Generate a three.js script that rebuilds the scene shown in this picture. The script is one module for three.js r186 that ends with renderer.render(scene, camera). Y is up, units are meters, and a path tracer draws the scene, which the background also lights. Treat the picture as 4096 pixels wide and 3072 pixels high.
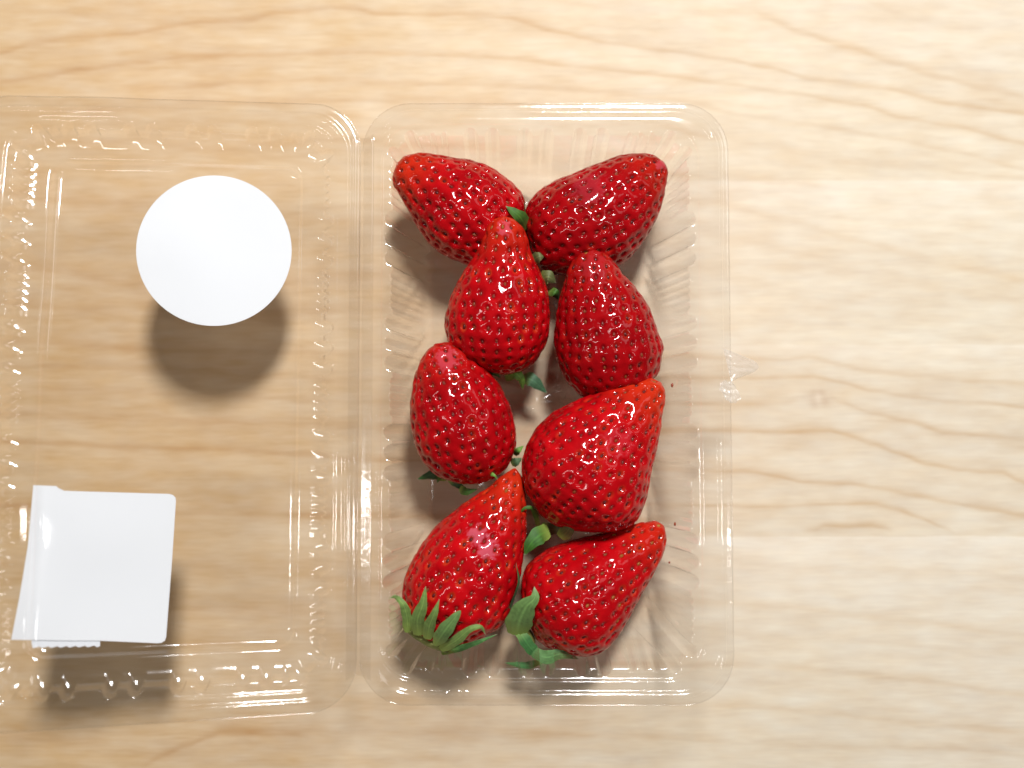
import * as THREE from 'three';
import { ImprovedNoise } from 'three/addons/math/ImprovedNoise.js';
import { mergeGeometries } from 'three/addons/utils/BufferGeometryUtils.js';

// ------------------------------------------------------------------ camera, light, exposure
const CM = 0.01;
const scene = new THREE.Scene();
const FOV = 42, TILT = 3 * Math.PI / 180, CAM_H = 0.342;
const camera = new THREE.PerspectiveCamera(FOV, 4 / 3, 0.02, 20);
camera.up.set(0, 0, -1);
camera.position.set(0, CAM_H, 0.018);
camera.lookAt(0, CAM_H - Math.cos(TILT), 0.018 - Math.sin(TILT));
camera.focus = 0.309;
camera.userData.fStop = 3.8;
camera.updateMatrixWorld(true);

const renderer = new THREE.WebGLRenderer({ antialias: true });
renderer.setSize(1024, 768);
renderer.toneMapping = THREE.LinearToneMapping;
renderer.toneMappingExposure = 0.76;
renderer.shadowMap.enabled = true;

scene.background = new THREE.Color().setRGB(0.04, 0.041, 0.045);   // the dim room around the table
function areaLight(pos, target, w, h, rgb, intensity) {
  const l = new THREE.RectAreaLight(new THREE.Color().setRGB(...rgb), intensity, w, h);
  l.position.set(...pos); l.lookAt(...target); scene.add(l); return l;
}
areaLight([0.115, 0.83, -0.485], [0, 0.02, 0], 0.115, 0.16, [0.99, 0.99, 1.0], 226);   // table lamp beyond the far edge
areaLight([0.86, 0.95, -0.52], [0, 0, 0], 0.46, 0.46, [0.96, 0.98, 1.0], 2.3);         // added soft light on the far right, washes out the table
areaLight([0.80, 1.5, 0.2], [0, 0, 0.08], 0.05, 0.6, [1, 0.99, 0.97], 27);             // two strip lights added for fill and rim highlights, to the right
areaLight([-0.75, 1.5, 0.15], [0, 0, 0.08], 0.05, 0.7, [1, 0.99, 0.97], 38);           // and left of the table, also added

// ------------------------------------------------------------------ helpers
const W0 = 2212, H0 = 1659, F0 = (H0 / 2) / Math.tan(FOV * Math.PI / 360);
const camRot = new THREE.Matrix4().extractRotation(camera.matrixWorld);
function at(px, py, hcm) {                       // the point on the level plane hcm above the table seen at (px, py)
  const d = new THREE.Vector3((px - W0 / 2) / F0, -(py - H0 / 2) / F0, -1).applyMatrix4(camRot);
  const k = (hcm * CM - camera.position.y) / d.y;
  return new THREE.Vector3(camera.position.x + d.x * k, hcm * CM, camera.position.z + d.z * k);
}
const mpp = (hcm) => (CAM_H - hcm * CM) / F0;    // metres per pixel there
let seed0 = 12345;
function rnd() { seed0 = (seed0 * 1664525 + 1013904223) >>> 0; return seed0 / 4294967296; }
const perlin = new ImprovedNoise();
const noise = (x, y, z = 0) => perlin.noise(x, y, z);
function fbm(x, y, z, o = 4) { let s = 0, a = 0.5; for (let i = 0; i < o; i++) { s += a * noise(x, y, z + i * 7.3); x *= 2.03; y *= 2.03; a *= 0.5; } return s; }
const clamp = (x, a = 0, b = 1) => Math.min(b, Math.max(a, x));
const smooth = (a, b, x) => { const t = clamp((x - a) / (b - a)); return t * t * (3 - 2 * t); };
const lerp = (a, b, t) => a + (b - a) * t;
function part(name, geometry, material, parent, label) {
  const m = new THREE.Mesh(geometry, material); m.name = name; m.castShadow = m.receiveShadow = true;
  if (label) m.userData.label = label;
  parent.add(m); return m;
}
function gridGeometry(rows, cols, wrap, fn, skipUv) {       // rows x cols points, triangles between them
  const pos = new Float32Array(rows * cols * 3), uv = new Float32Array(rows * cols * 2), idx = [];
  for (let i = 0; i < rows; i++) for (let j = 0; j < cols; j++) {
    const p = fn(i, j), k = i * cols + j;
    pos[k * 3] = p.x; pos[k * 3 + 1] = p.y; pos[k * 3 + 2] = p.z; uv[k * 2] = j / (cols - 1); uv[k * 2 + 1] = i / (rows - 1);
  }
  for (let i = 0; i < rows - 1; i++) for (let j = 0; j < (wrap ? cols : cols - 1); j++) {
    const a = i * cols + j, b = i * cols + (j + 1) % cols, c = a + cols, d = b + cols;
    idx.push(a, c, b, b, c, d);
  }
  const g = new THREE.BufferGeometry();
  g.setAttribute('position', new THREE.BufferAttribute(pos, 3));
  if (!skipUv) g.setAttribute('uv', new THREE.BufferAttribute(uv, 2));
  g.setIndex(idx); g.computeVertexNormals();
  return g;
}
function catmull(pts, n, closed) {
  const c = new THREE.CatmullRomCurve3(pts.map((p) => new THREE.Vector3(p[0], p[1], p[2] || 0)), closed, 'centripetal');
  return c.getSpacedPoints(n);
}

// ------------------------------------------------------------------ the wooden table
{
  const TW = 2048, TH = 1536, WX = 0.44, WZ = 0.33;   // texture covers 44 x 33 cm, mirrored beyond
  const lines = [];                                     // growth rings: pixel polylines, width, strength
  const L = (ox, oy, s, pts, w = 5, a = 1) => {
    const p = pts.map(([x, y]) => at(ox + x * s, oy + y * s, 0)).map((v) => [v.x, v.z]);
    lines.push({ p, w: w * mpp(0), a });
  };
  L(0, 0, .5, [[-200, 300], [0, 230], [130, 190], [300, 160], [560, 145], [740, 115], [870, 95], [1080, 85], [1180, 55], [1330, 45], [1430, 30], [1540, 35], [1630, 58], [1800, 65], [2000, 62], [2200, 78], [2400, 135], [2640, 185], [2810, 210], [3110, 250], [3310, 290], [3510, 340], [3810, 380], [4110, 450], [4422, 490], [4700, 560]], 6, 1.1);
  L(0, 0, .5, [[-200, 390], [0, 355], [200, 325], [360, 297], [600, 268], [800, 245], [1000, 240], [1300, 235], [1550, 228], [1800, 233], [2000, 238], [2212, 255], [2510, 290], [2910, 330], [3110, 360], [3410, 400], [3710, 450], [3910, 510], [4110, 540], [4422, 620], [4700, 700]], 6, 1.0);
  L(0, 0, .5, [[500, 385], [700, 378], [900, 370], [980, 358], [1200, 355], [1450, 345], [1700, 355], [2212, 370], [2510, 390], [2910, 430], [3210, 500], [3510, 540], [3810, 590], [4110, 650], [4422, 730], [4700, 800]], 7, .7);
  L(0, 0, .5, [[-100, 500], [300, 480], [600, 470], [1000, 445], [1300, 435], [1900, 430], [2600, 470], [3100, 600], [3700, 700], [4200, 750], [4500, 770]], 9, .6);
  L(0, 0, .5, [[-100, 620], [400, 610], [900, 640], [1500, 600], [2100, 640], [2600, 700], [3100, 760], [3600, 800]], 12, .5);
  L(0, 0, .5, [[3230, 20], [3300, 70], [3462, 140], [3662, 200], [3862, 270], [4062, 330], [4262, 380], [4500, 430]], 9, 1.0);
  L(0, 0, .5, [[3700, -10], [3900, 60], [4200, 140], [4500, 200]], 14, .35);
  L(0, 0, .5, [[2900, 860], [3100, 880], [3400, 950], [3700, 1040], [4100, 1150], [4500, 1220]], 9, .6);
  L(0, 0, .5, [[3000, 1010], [3212, 1040], [3500, 1110], [3800, 1180], [4100, 1260], [4500, 1330]], 14, .35);
  L(0, 162, .3516, [[-200, 700], [300, 770], [800, 790], [1400, 860], [2200, 900], [3000, 930], [4000, 960]], 11, .6);
  L(0, 162, .3516, [[-200, 1180], [300, 1200], [800, 1290], [1300, 1330], [2100, 1240], [2900, 1200], [4000, 1280]], 11, .7);
  L(0, 162, .3516, [[-200, 1380], [500, 1440], [900, 1400], [1500, 1480], [2100, 1440], [3000, 1480], [4000, 1460]], 9, .5);
  L(0, 702, .3516, [[-200, 90], [300, 110], [900, 150], [1500, 175], [2200, 180], [3200, 190], [4200, 200]], 8, .8);
  L(0, 702, .3516, [[-200, 240], [300, 250], [900, 275], [1600, 320], [2200, 330], [3200, 340], [4200, 350]], 7, .6);
  L(0, 702, .3516, [[-200, 400], [500, 405], [1100, 430], [1500, 440], [2200, 480], [3200, 480], [4200, 500]], 7, .6);
  L(0, 702, .3516, [[-200, 540], [400, 560], [800, 575], [1400, 600], [2000, 620], [2600, 640], [3400, 650], [4200, 660]], 9, .9);
  L(0, 702, .3516, [[-200, 720], [300, 730], [800, 750], [1300, 760], [1900, 800], [2300, 835], [3100, 830], [4200, 850]], 6, 1.0);
  L(0, 702, .3516, [[-200, 1100], [500, 1130], [1080, 1160], [1700, 1165], [2200, 1180], [3000, 1185], [4200, 1200]], 7, 1.0);
  L(0, 702, .3516, [[-200, 1480], [800, 1450], [1500, 1500], [2600, 1480], [4200, 1520]], 12, .35);
  L(0, 702, .3516, [[-200, 1800], [800, 1770], [1500, 1740], [2600, 1800], [4200, 1760]], 12, .35);
  const s3 = .3408, o3 = [1458, 648];
  L(...o3, s3, [[-900, 340], [-200, 350], [380, 370], [650, 380], [850, 360], [1050, 410], [1250, 455], [1500, 480], [1900, 515], [2212, 530], [2600, 560]], 6, .8);
  L(...o3, s3, [[-900, 480], [480, 500], [700, 490], [880, 488], [1050, 520], [1250, 575], [1500, 615], [1750, 650], [2000, 655], [2212, 680], [2600, 720]], 5, 1.0);
  L(...o3, s3, [[-900, 640], [380, 660], [700, 650], [800, 625], [860, 590]], 6, .8);
  L(...o3, s3, [[940, 590], [1050, 650], [1250, 720], [1500, 775], [1700, 840], [2000, 860], [2212, 885], [2600, 920]], 6, .9);
  L(...o3, s3, [[-900, 800], [380, 830], [700, 840], [980, 825], [1080, 850], [1250, 910], [1420, 975], [1600, 1040], [1800, 1080], [2080, 1100], [2180, 1150], [2400, 1250]], 6, 1.2);
  L(...o3, s3, [[-900, 1060], [180, 1080], [480, 1085], [650, 1120], [820, 1155], [1100, 1165], [1300, 1195], [1500, 1235], [1750, 1290], [2000, 1330], [2212, 1365], [2600, 1400]], 6, 1.1);
  L(...o3, s3, [[-900, 1290], [160, 1300], [650, 1315], [900, 1300], [1250, 1290], [1400, 1325], [1550, 1380], [1700, 1440], [1820, 1500]], 5, 1.1);
  L(...o3, s3, [[780, 1480], [880, 1460], [950, 1435], [1100, 1438], [1250, 1432], [1330, 1445], [1420, 1490]], 7, 1.5);
  const o4 = [1106, 972];
  L(...o4, .5, [[-900, 560], [0, 600], [900, 660], [1200, 680], [1600, 730], [2212, 800], [2600, 830]], 8, .55);
  L(...o4, .5, [[900, 480], [1300, 510], [1800, 520], [2400, 570]], 8, .4);
  L(...o4, .5, [[-600, 930], [950, 930], [1300, 950], [1800, 1000], [2212, 1060], [2600, 1090]], 8, .7);
  L(...o4, .5, [[-600, 1080], [300, 1090], [1000, 1110], [1400, 1140], [1800, 1190], [2212, 1220], [2600, 1260]], 8, .7);
  L(...o4, .5, [[-400, 1200], [600, 1240], [1200, 1280], [1900, 1290], [2400, 1330]], 8, .6);
  L(...o4, .5, [[1100, 810], [1500, 830], [2000, 870], [2400, 890]], 7, .35);
  L(0, 1458, .5, [[560, 425], [700, 350], [800, 310], [900, 270], [950, 253], [1100, 252], [1400, 270]], 7, 1.0);
  L(0, 1458, .5, [[-100, 250], [100, 275], [350, 290], [500, 270]], 14, .6);
  L(0, 1458, .5, [[900, 225], [1200, 240], [1500, 250], [2000, 262], [2600, 270]], 9, .45);
  L(0, 1458, .5, [[1200, 130], [1600, 150], [2212, 160]], 9, .4);
  // depth of ring colour along x, one row of (z -> tone) per column
  const bands = [];                                   // glued-up staves: z ranges with a tone of their own
  const zAt = (py) => at(1600, py, 0).z;
  const seams = [390, 745, 1159].map(zAt), xs0 = at(1330, 800, 0).x;
  const data = new Uint8Array(TW * TH * 4), rough = new Uint8Array(TW * TH * 4);
  const ring = new Float32Array(TH);
  const toS = (c) => 255 * (c <= 0.0031308 ? 12.92 * c : 1.055 * Math.pow(c, 1 / 2.4) - 0.055);
  for (let i = 0; i < TW; i++) {
    const x = (i / (TW - 1) - 0.5) * WX;
    ring.fill(0);
    for (const l of lines) {
      const p = l.p; if (x < p[0][0] || x > p[p.length - 1][0]) continue;
      let k = 0; while (k < p.length - 2 && x > p[k + 1][0]) k++;
      const t = (x - p[k][0]) / Math.max(1e-6, p[k + 1][0] - p[k][0]), ts = t * t * (3 - 2 * t) * .5 + t * .5;
      const z = lerp(p[k][1], p[k + 1][1], ts) + 0.0006 * fbm(x * 45, p[0][1] * 300, 1.7, 3);
      const end = smooth(0, 0.01, x - p[0][0]) * smooth(0, 0.01, p[p.length - 1][0] - x);
      const a = l.a * end * (0.75 + 0.6 * fbm(x * 45, p[0][1] * 170, 4.1, 3));
      const w = l.w * (0.9 + 0.5 * noise(x * 70, p[0][1] * 500, 2));
      const j0 = Math.max(0, Math.floor(((z - w * 9) / WZ + 0.5) * TH)), j1 = Math.min(TH - 1, Math.ceil(((z + w * 9) / WZ + 0.5) * TH));
      for (let j = j0; j <= j1; j++) {
        const dz = ((j / (TH - 1) - 0.5) * WZ - z) / w;
        ring[j] += a * (0.62 * Math.exp(-dz * dz * (dz > 0 ? 1.3 : 0.55)) + 0.22 * Math.exp(-dz * dz * 0.06));
      }
    }
    for (let j = 0; j < TH; j++) {
      const z = (j / (TH - 1) - 0.5) * WZ, k = (j * TW + i) * 4;
      const warp = 0.004 * fbm(x * 9, z * 9, 3.3, 3);
      let tone = 0.55 * fbm(x * 14, (z + warp) * 95, 0.4, 4) + 0.55 * fbm(x * 32, (z + warp) * 420, 5.2, 3) + 0.6 * fbm(x * 130, z * 1300, 9.1, 2);
      tone += 0.55 * fbm(x * 70, z * 150, 12.5, 3);
      // staves on the right half differ a little
      let stave = 0;
      if (x > xs0) { const fade = smooth(xs0, xs0 + .05, x); const sz = z + .0006 * noise(x * 30, 3, 1); stave = 1.4 * fade * (sz < seams[0] ? -.05 : sz < seams[1] ? .30 * Math.exp(-(sz - seams[0]) / .009) : sz < seams[2] ? .28 * Math.exp(-(sz - seams[1]) / .006) - .06 : .26 * Math.exp(-(sz - seams[2]) / .03) + .04); }
      const r = clamp(ring[j] * (1 + 0.35 * fbm(x * 120, z * 900, 2.2, 2)), 0, 1.6);
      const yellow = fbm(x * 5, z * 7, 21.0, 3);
      const glareWash = smooth(-.17, .16, x + .12 * z + .04 * yellow);   // glare painted into the wood colour, paler towards the right
      const mott = fbm(x * 75 + 3, z * 210, 44, 3) + .6 * fbm(x * 28, z * 75, 47, 3);
      let R = lerp(.70, .77, glareWash) + .035 * mott + 0.12 * tone + 0.14 * stave, G = lerp(.487, .655, glareWash) + .078 * mott + 0.13 * tone + 0.17 * stave, B = lerp(.272, .495, glareWash) + .105 * mott + 0.11 * tone + 0.20 * stave - 0.03 * yellow;
      R *= 1 - 0.17 * r; G *= 1 - 0.29 * r; B *= 1 - 0.42 * r;
      // the small knot with its pale slit
      const kn = at(1458 + 910 * s3, 648 + 620 * s3, 0), kx = (x - kn.x) / mpp(0), kz = (z - kn.z) / mpp(0);
      const kr = Math.hypot(kx / 1.5, kz), kd = (.5 * Math.exp(-((kr - 13) ** 2) / 70) + .35 * Math.exp(-kr * kr / 500)) * (.7 + .6 * noise(x * 300, z * 300, 6)), ks = .6 * Math.exp(-(kx * kx) / 40 - kz * kz / 260);
      R *= 1 - .22 * kd; G *= 1 - .32 * kd; B *= 1 - .38 * kd; R += .1 * ks; G += .1 * ks; B += .1 * ks;
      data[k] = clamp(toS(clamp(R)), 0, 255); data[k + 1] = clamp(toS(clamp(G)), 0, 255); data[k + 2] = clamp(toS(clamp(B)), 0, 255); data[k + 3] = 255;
      const ro = clamp(0.5 + 0.22 * fbm(x * 40, z * 380, 31, 3)) * 255;
      rough[k] = rough[k + 1] = rough[k + 2] = ro; rough[k + 3] = 255;
    }
  }
  const tex = (d, srgb) => {
    const t = new THREE.DataTexture(d, TW, TH, THREE.RGBAFormat); t.magFilter = t.minFilter = THREE.LinearFilter;
    t.wrapS = t.wrapT = THREE.MirroredRepeatWrapping; if (srgb) t.colorSpace = THREE.SRGBColorSpace; t.needsUpdate = true; return t;
  };
  const roughT = tex(rough, false);
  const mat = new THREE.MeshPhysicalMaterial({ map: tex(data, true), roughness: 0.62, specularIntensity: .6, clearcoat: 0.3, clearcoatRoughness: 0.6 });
  const g = new THREE.BoxGeometry(1.2, 0.03, 0.9);
  const p = g.attributes.position, u = g.attributes.uv;
  for (let i = 0; i < p.count; i++) u.setXY(i, p.getX(i) / WX + 0.5, p.getZ(i) / WZ + 0.5);
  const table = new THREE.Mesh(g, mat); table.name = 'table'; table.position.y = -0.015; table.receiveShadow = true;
  table.userData = { kind: 'structure', label: 'pale wooden table top with brown grain lines under the plastic box', category: 'table' };
  scene.add(table);
}

// ------------------------------------------------------------------ the open clear plastic box
const RIM = 4.2;                                        // height of the rim, cm
const plastic = new THREE.MeshPhysicalMaterial({ color: new THREE.Color().setRGB(0.99, 0.985, 0.98), roughness: 0.10, transmission: 1, thickness: 0, ior: 1.8, side: THREE.DoubleSide });
const box = new THREE.Group(); box.name = 'plastic_box'; scene.add(box);
box.userData = { label: 'clear plastic clamshell box lying open on the table, lid folded to the left', category: 'plastic box' };

// rounded-rectangle rings: every station has its own rectangle; a ring point is (side, fraction) so that rings correspond
function ringParams(nLong, nShort, nCorner) {
  const list = [];
  const side = (s, n) => { for (let i = 0; i < n; i++) list.push({ s, f: i / n }); };
  const corner = (c, n) => { for (let i = 0; i < n; i++) list.push({ c, f: i / n }); };
  side(0, nLong); corner(0, nCorner); side(1, nShort); corner(1, nCorner); side(2, nLong); corner(2, nCorner); side(3, nShort); corner(3, nCorner);
  return list;                                          // 0: right side (+x) going +z, 1: near side (+z) going -x, 2: left, 3: far
}
function ringPoint(q, r) {                              // r: {cx, cz, hx, hz, r}
  const ax = r.hx - r.r, az = r.hz - r.r;
  if (q.s !== undefined) {
    const t = q.f * 2 - 1;
    if (q.s === 0) return [r.cx + r.hx, r.cz + t * az, 1, 0, t * az];
    if (q.s === 1) return [r.cx - t * ax, r.cz + r.hz, 0, 1, -t * ax];
    if (q.s === 2) return [r.cx - r.hx, r.cz - t * az, -1, 0, -t * az];
    return [r.cx + t * ax, r.cz - r.hz, 0, -1, t * ax];
  }
  const a0 = [0, Math.PI / 2, Math.PI, 1.5 * Math.PI][q.c], a = a0 + q.f * Math.PI / 2;
  const sx = [1, -1, -1, 1][q.c], sz = [1, 1, -1, -1][q.c];
  return [r.cx + sx * ax + r.r * Math.cos(a), r.cz + sz * az + r.r * Math.sin(a), Math.cos(a), Math.sin(a), 0];
}
const mixRect = (a, b, t) => ({ cx: lerp(a.cx, b.cx, t), cz: lerp(a.cz, b.cz, t), hx: lerp(a.hx, b.hx, t), hz: lerp(a.hz, b.hz, t), r: lerp(a.r, b.r, t) });
const shrink = (a, d, r) => ({ cx: a.cx, cz: a.cz, hx: a.hx - d, hz: a.hz - d, r: r ?? Math.max(.3, a.r - d * .5) });
function ribAt(q, u, ribs) {                            // 0..1 outward bulge of the moulded ribs at this place of the ring
  let b = 0;
  if (q.s !== undefined) {
    for (const [c, w, a] of (q.s % 2 ? ribs.short : ribs.long)) { const d = (u - c) / w; if (Math.abs(d) < 1) b = Math.max(b, a * Math.pow(1 - d * d, .56)); }
  } else for (const [c, w, a] of ribs.corner) { const d = (q.f - c) / w; if (Math.abs(d) < 1) b = Math.max(b, a * Math.pow(1 - d * d, .56)); }
  return b;
}
function densify(keys, n) {                             // smooth profile through the key stations
  const c = new THREE.CatmullRomCurve3(keys.map((_, i) => new THREE.Vector3(i, 0, 0)));
  const out = [];
  for (let i = 0; i < keys.length - 1; i++) {
    const m = keys[i].n || n;
    for (let k = 0; k < m; k++) out.push([i, k / m]);
  }
  out.push([keys.length - 2, 1]);
  return out.map(([i, t]) => {
    const P = [keys[Math.max(0, i - 1)], keys[i], keys[i + 1], keys[Math.min(keys.length - 1, i + 2)]];
    const cr = (g) => {                                 // cubic hermite with damped tangents: rounded bends without overshoot
      const [a, b, c2, d] = P.map(g), m1 = (c2 - a) * .5, m2 = (d - b) * .5, lim = (m, e) => Math.sign(m) === Math.sign(e) ? Math.sign(m) * Math.min(Math.abs(m), 1.6 * Math.abs(e)) : 0;
      const e = c2 - b, A = lim(m1, e), B = lim(m2, e), t2 = t * t, t3 = t2 * t;
      return (2 * t3 - 3 * t2 + 1) * b + (t3 - 2 * t2 + t) * A + (-2 * t3 + 3 * t2) * c2 + (t3 - t2) * B;
    };
    return { part: keys[i].part, y: cr((k) => k.y), rib: cr((k) => k.rib || 0), rect: { cx: cr((k) => k.rect.cx), cz: cr((k) => k.rect.cz), hx: cr((k) => k.rect.hx), hz: cr((k) => k.rect.hz), r: cr((k) => k.rect.r) } };
  });
}
function shell(keys, ribs, n, params, place, floorFn) {  // returns geometry per part name; normals are shared over the seams
  const prof = densify(keys, n), cols = params.length;
  const last = prof[prof.length - 1];
  const rings = prof.map((s) => ({ s, k: 1 }));
  for (const k of floorFn ? [.985, .97, .955, .94, .92, .9, .875, .85, .825, .8, .77, .74, .71, .68, .65, .62, .58, .54, .5, .45, .4, .34, .28, .2, .1, .002] : []) rings.push({ s: last, k });
  const g = gridGeometry(rings.length, cols, true, (i, j) => {
    const { s, k } = rings[i], q = params[j];
    let [x, z, nx, nz, u] = ringPoint(q, s.rect);
    const b = s.rib ? s.rib * ribAt(q, u, ribs) : 0;
    x += nx * b; z += nz * b;
    let y = s.y;
    if (k < 1) { x = s.rect.cx + (x - s.rect.cx) * k; z = s.rect.cz + (z - s.rect.cz) * k; }
    if (floorFn) y += floorFn(x, z, k, i);
    return place(x, y, z);
  }, true);
  const normal = g.attributes.normal, pos = g.attributes.position, out = {};
  for (const name of [...new Set(prof.map((s) => s.part)), ...(floorFn ? ['floor'] : [])]) {
    const idx = [];
    for (let i = 0; i < rings.length - 1; i++) {
      if ((rings[i + 1].k < 1 ? 'floor' : rings[i].s.part) !== name) continue;
      for (let j = 0; j < cols; j++) { const a = i * cols + j, b = i * cols + (j + 1) % cols; idx.push(a, a + cols, b, b, a + cols, b + cols); }
    }
    const used = new Map(), P = [], N = [], I = idx.map((v) => {
      if (!used.has(v)) { used.set(v, P.length / 3); P.push(pos.getX(v), pos.getY(v), pos.getZ(v)); N.push(normal.getX(v), normal.getY(v), normal.getZ(v)); }
      return used.get(v);
    });
    const o = new THREE.BufferGeometry();
    o.setAttribute('position', new THREE.Float32BufferAttribute(P, 3)); o.setAttribute('normal', new THREE.Float32BufferAttribute(N, 3)); o.setIndex(I);
    out[name] = (out[name] ? mergeGeometries([out[name], o]) : o);
  }
  return out;
}
// the cut edge of the sheet, slightly thickened by the trimming
function edgeBead(rect, skip, place) {
  const all = ringParams(60, 34, 12), keep = all.filter((q) => q.s !== skip);   // no cut edge on the hinge side
  const cut = skip === 2 ? keep.findIndex((q) => q.c === 2) : 0, pts = [...keep.slice(cut), ...keep.slice(0, cut)].map((q) => { const [x, z] = ringPoint(q, rect); return place(x, z); });
  return new THREE.TubeGeometry(new THREE.CatmullRomCurve3(pts), 700, .00016, 8, false);
}
// rectangle in cm from pixel edges at the rim height
function rectPx(x0, x1, y0, y1, r, h) {
  const cy = (y0 + y1) / 2, cx = (x0 + x1) / 2;
  const l = at(x0, cy, h).x / CM, rr = at(x1, cy, h).x / CM, t = at(cx, y0, h).z / CM, b = at(cx, y1, h).z / CM;
  return { cx: (l + rr) / 2, cz: (t + b) / 2, hx: (rr - l) / 2, hz: (b - t) / 2, r: r * mpp(h) / CM };
}
const longRibs = [], shortRibs = [];
for (const c of [517, 747, 986, 1221]) for (const d of [-44, 0, 44]) longRibs.push([(c + d - 868) / 72, .25, 1]);
for (const c of [632, 866, 1104, 400, 1338]) for (const d of [-34, -17, 0, 17, 34]) longRibs.push([(c + d - 868) / 72, .11, .26]);
for (const c of [1038, 1158, 1280]) for (const d of [-24, 24]) shortRibs.push([(c + d - 1168) / 72, .215, 1]);
for (const c of [930, 1390]) for (const d of [-25, 0, 25]) shortRibs.push([(c + d - 1168) / 72, .09, .4]);
const tray = new THREE.Group(); tray.name = 'tray'; box.add(tray); tray.userData.label = 'deep tray of the box with ribbed walls, holding the strawberries';
{
  const outer = rectPx(778, 1582, 219, 1527, 106, RIM), inner = rectPx(820, 1517, 264, 1472, 78, RIM);
  const mid = mixRect(outer, inner, .42), shelf = shrink(inner, .26), floor = shrink(inner, 1.18, .95);
  const keys = [
    { part: 'rim', y: RIM - .20, rect: outer, n: 3 },
    { part: 'rim', y: RIM - .12, rect: shrink(outer, .028), n: 3 },
    { part: 'rim', y: RIM - .10, rect: mixRect(outer, inner, .12), n: 4 },
    { part: 'rim', y: RIM - .085, rect: shrink(outer, .20), n: 4 },
    { part: 'rim', y: RIM - .03, rect: shrink(outer, .26), n: 5 },
    { part: 'rim', y: RIM + .01, rect: shrink(outer, .335), n: 5 },
    { part: 'rim', y: RIM - .03, rect: shrink(outer, .41), n: 5 },
    { part: 'rim', y: RIM - .07, rect: shrink(outer, .47), n: 3 },
    { part: 'rim', y: RIM - .065, rect: shrink(inner, -.10), n: 4 },
    { part: 'rim', y: RIM - .07, rect: shrink(inner, -.03), n: 5 },
    { part: 'wall', y: RIM - .105, rect: shrink(inner, .01), n: 5 },
    { part: 'wall', y: RIM - .155, rect: shrink(inner, .04), n: 4 },
    { part: 'wall', y: RIM - .17, rect: shrink(inner, .075), n: 4 },
    { part: 'wall', y: RIM - .185, rect: shrink(inner, .30), rib: .20, n: 4 },
    { part: 'wall', y: RIM - .215, rect: shrink(inner, .345), rib: .235, n: 4 },
    { part: 'wall', y: RIM - .31, rect: shrink(inner, .37), rib: .25, n: 4 },
    { part: 'wall', y: RIM - 1.3, rect: shrink(inner, .56), rib: .26, n: 9 },
    { part: 'wall', y: .95, rect: shrink(inner, .99, .95), rib: .20, n: 5 },
    { part: 'wall', y: .50, rect: shrink(inner, 1.10, .92), rib: .15, n: 5 },
    { part: 'floor', y: .30, rect: shrink(inner, 1.28, .88), rib: .03, n: 4 },
    { part: 'floor', y: .30, rect: shrink(inner, 1.45, .8), n: 4 },
  ];
  const scuff = at(950, 1491, RIM);
  const dimples = [[925, 690], [922, 716], [1392, 588], [1386, 606], [1398, 1108], [1392, 1318], [1362, 1338], [916, 1128], [1128, 902], [1378, 1300], [930, 1330], [1345, 1290]].map(([x, y], i) => Object.assign(at(x, y, .35), { a: .1 + .05 * (i % 3) }));
  const fl = (x, z, k) => {
    if (k === 1) return 0;
    let dome = 0;
    const a = Math.abs(x - inner.cx), e = smooth(1, .9, k);
    const ridges = Math.max(0, 1 - Math.abs(a - .55) / .12) + Math.max(0, 1 - Math.abs(a - 1.75) / .12);
    const cross = Math.max(0, Math.cos((z - inner.cz) * Math.PI * 2 / 3.3)) ** 24;
    for (const q of dimples) { const d2 = (x - q.x / CM) ** 2 + (z - q.z / CM) ** 2; if (d2 < .3) dome += q.a * Math.exp(-d2 / .03); }
    return dome * smooth(1, .97, k) + e * .14 * Math.min(1, Math.max(ridges, cross * (a < 2.3 ? 1 : 0)));
  };
  const jig = (x0, y0, z0) => {
    if (x0 < outer.cx - outer.hx + .62 && y0 > RIM - .085) y0 = RIM - .085 + .18 * (y0 - RIM + .085);   // hardly any bead beside the hinge
    const x = x0, z = z0, y = y0 + (y0 > RIM - .5 ? .0026 * noise(x * 2.5, z * 2.5, 8) + .0011 * noise(x * 8, z * 8, 4) : 0);                            // the sheet is never perfectly even
    const w = y > RIM - .3 ? .012 : .006, s = Math.exp(-(((x - scuff.x / CM) / .75) ** 2) - (((z - scuff.z / CM) / .12) ** 2));
    return new THREE.Vector3(x + w * noise(x * .7, y, z * .7), y + w * 1.6 * noise(x * .5, z * .5, 3) + s * .035 * noise(x * 9, z * 9, 1), z + w * noise(x * .7, z * .7, 9)).multiplyScalar(CM);
  };
  const parts = shell(keys, { long: longRibs, short: shortRibs, corner: [[.27, .13, 1], [.73, .13, 1]] }, 4, ringParams(460, 240, 46), jig, fl);
  part('rim', parts.rim, plastic, tray); part('wall', parts.wall, plastic, tray); part('floor', parts.floor, plastic, tray);
  part('rim_edge', edgeBead(outer, 2, (x, z) => jig(x, RIM - .20, z)), plastic, tray);
}
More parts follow.
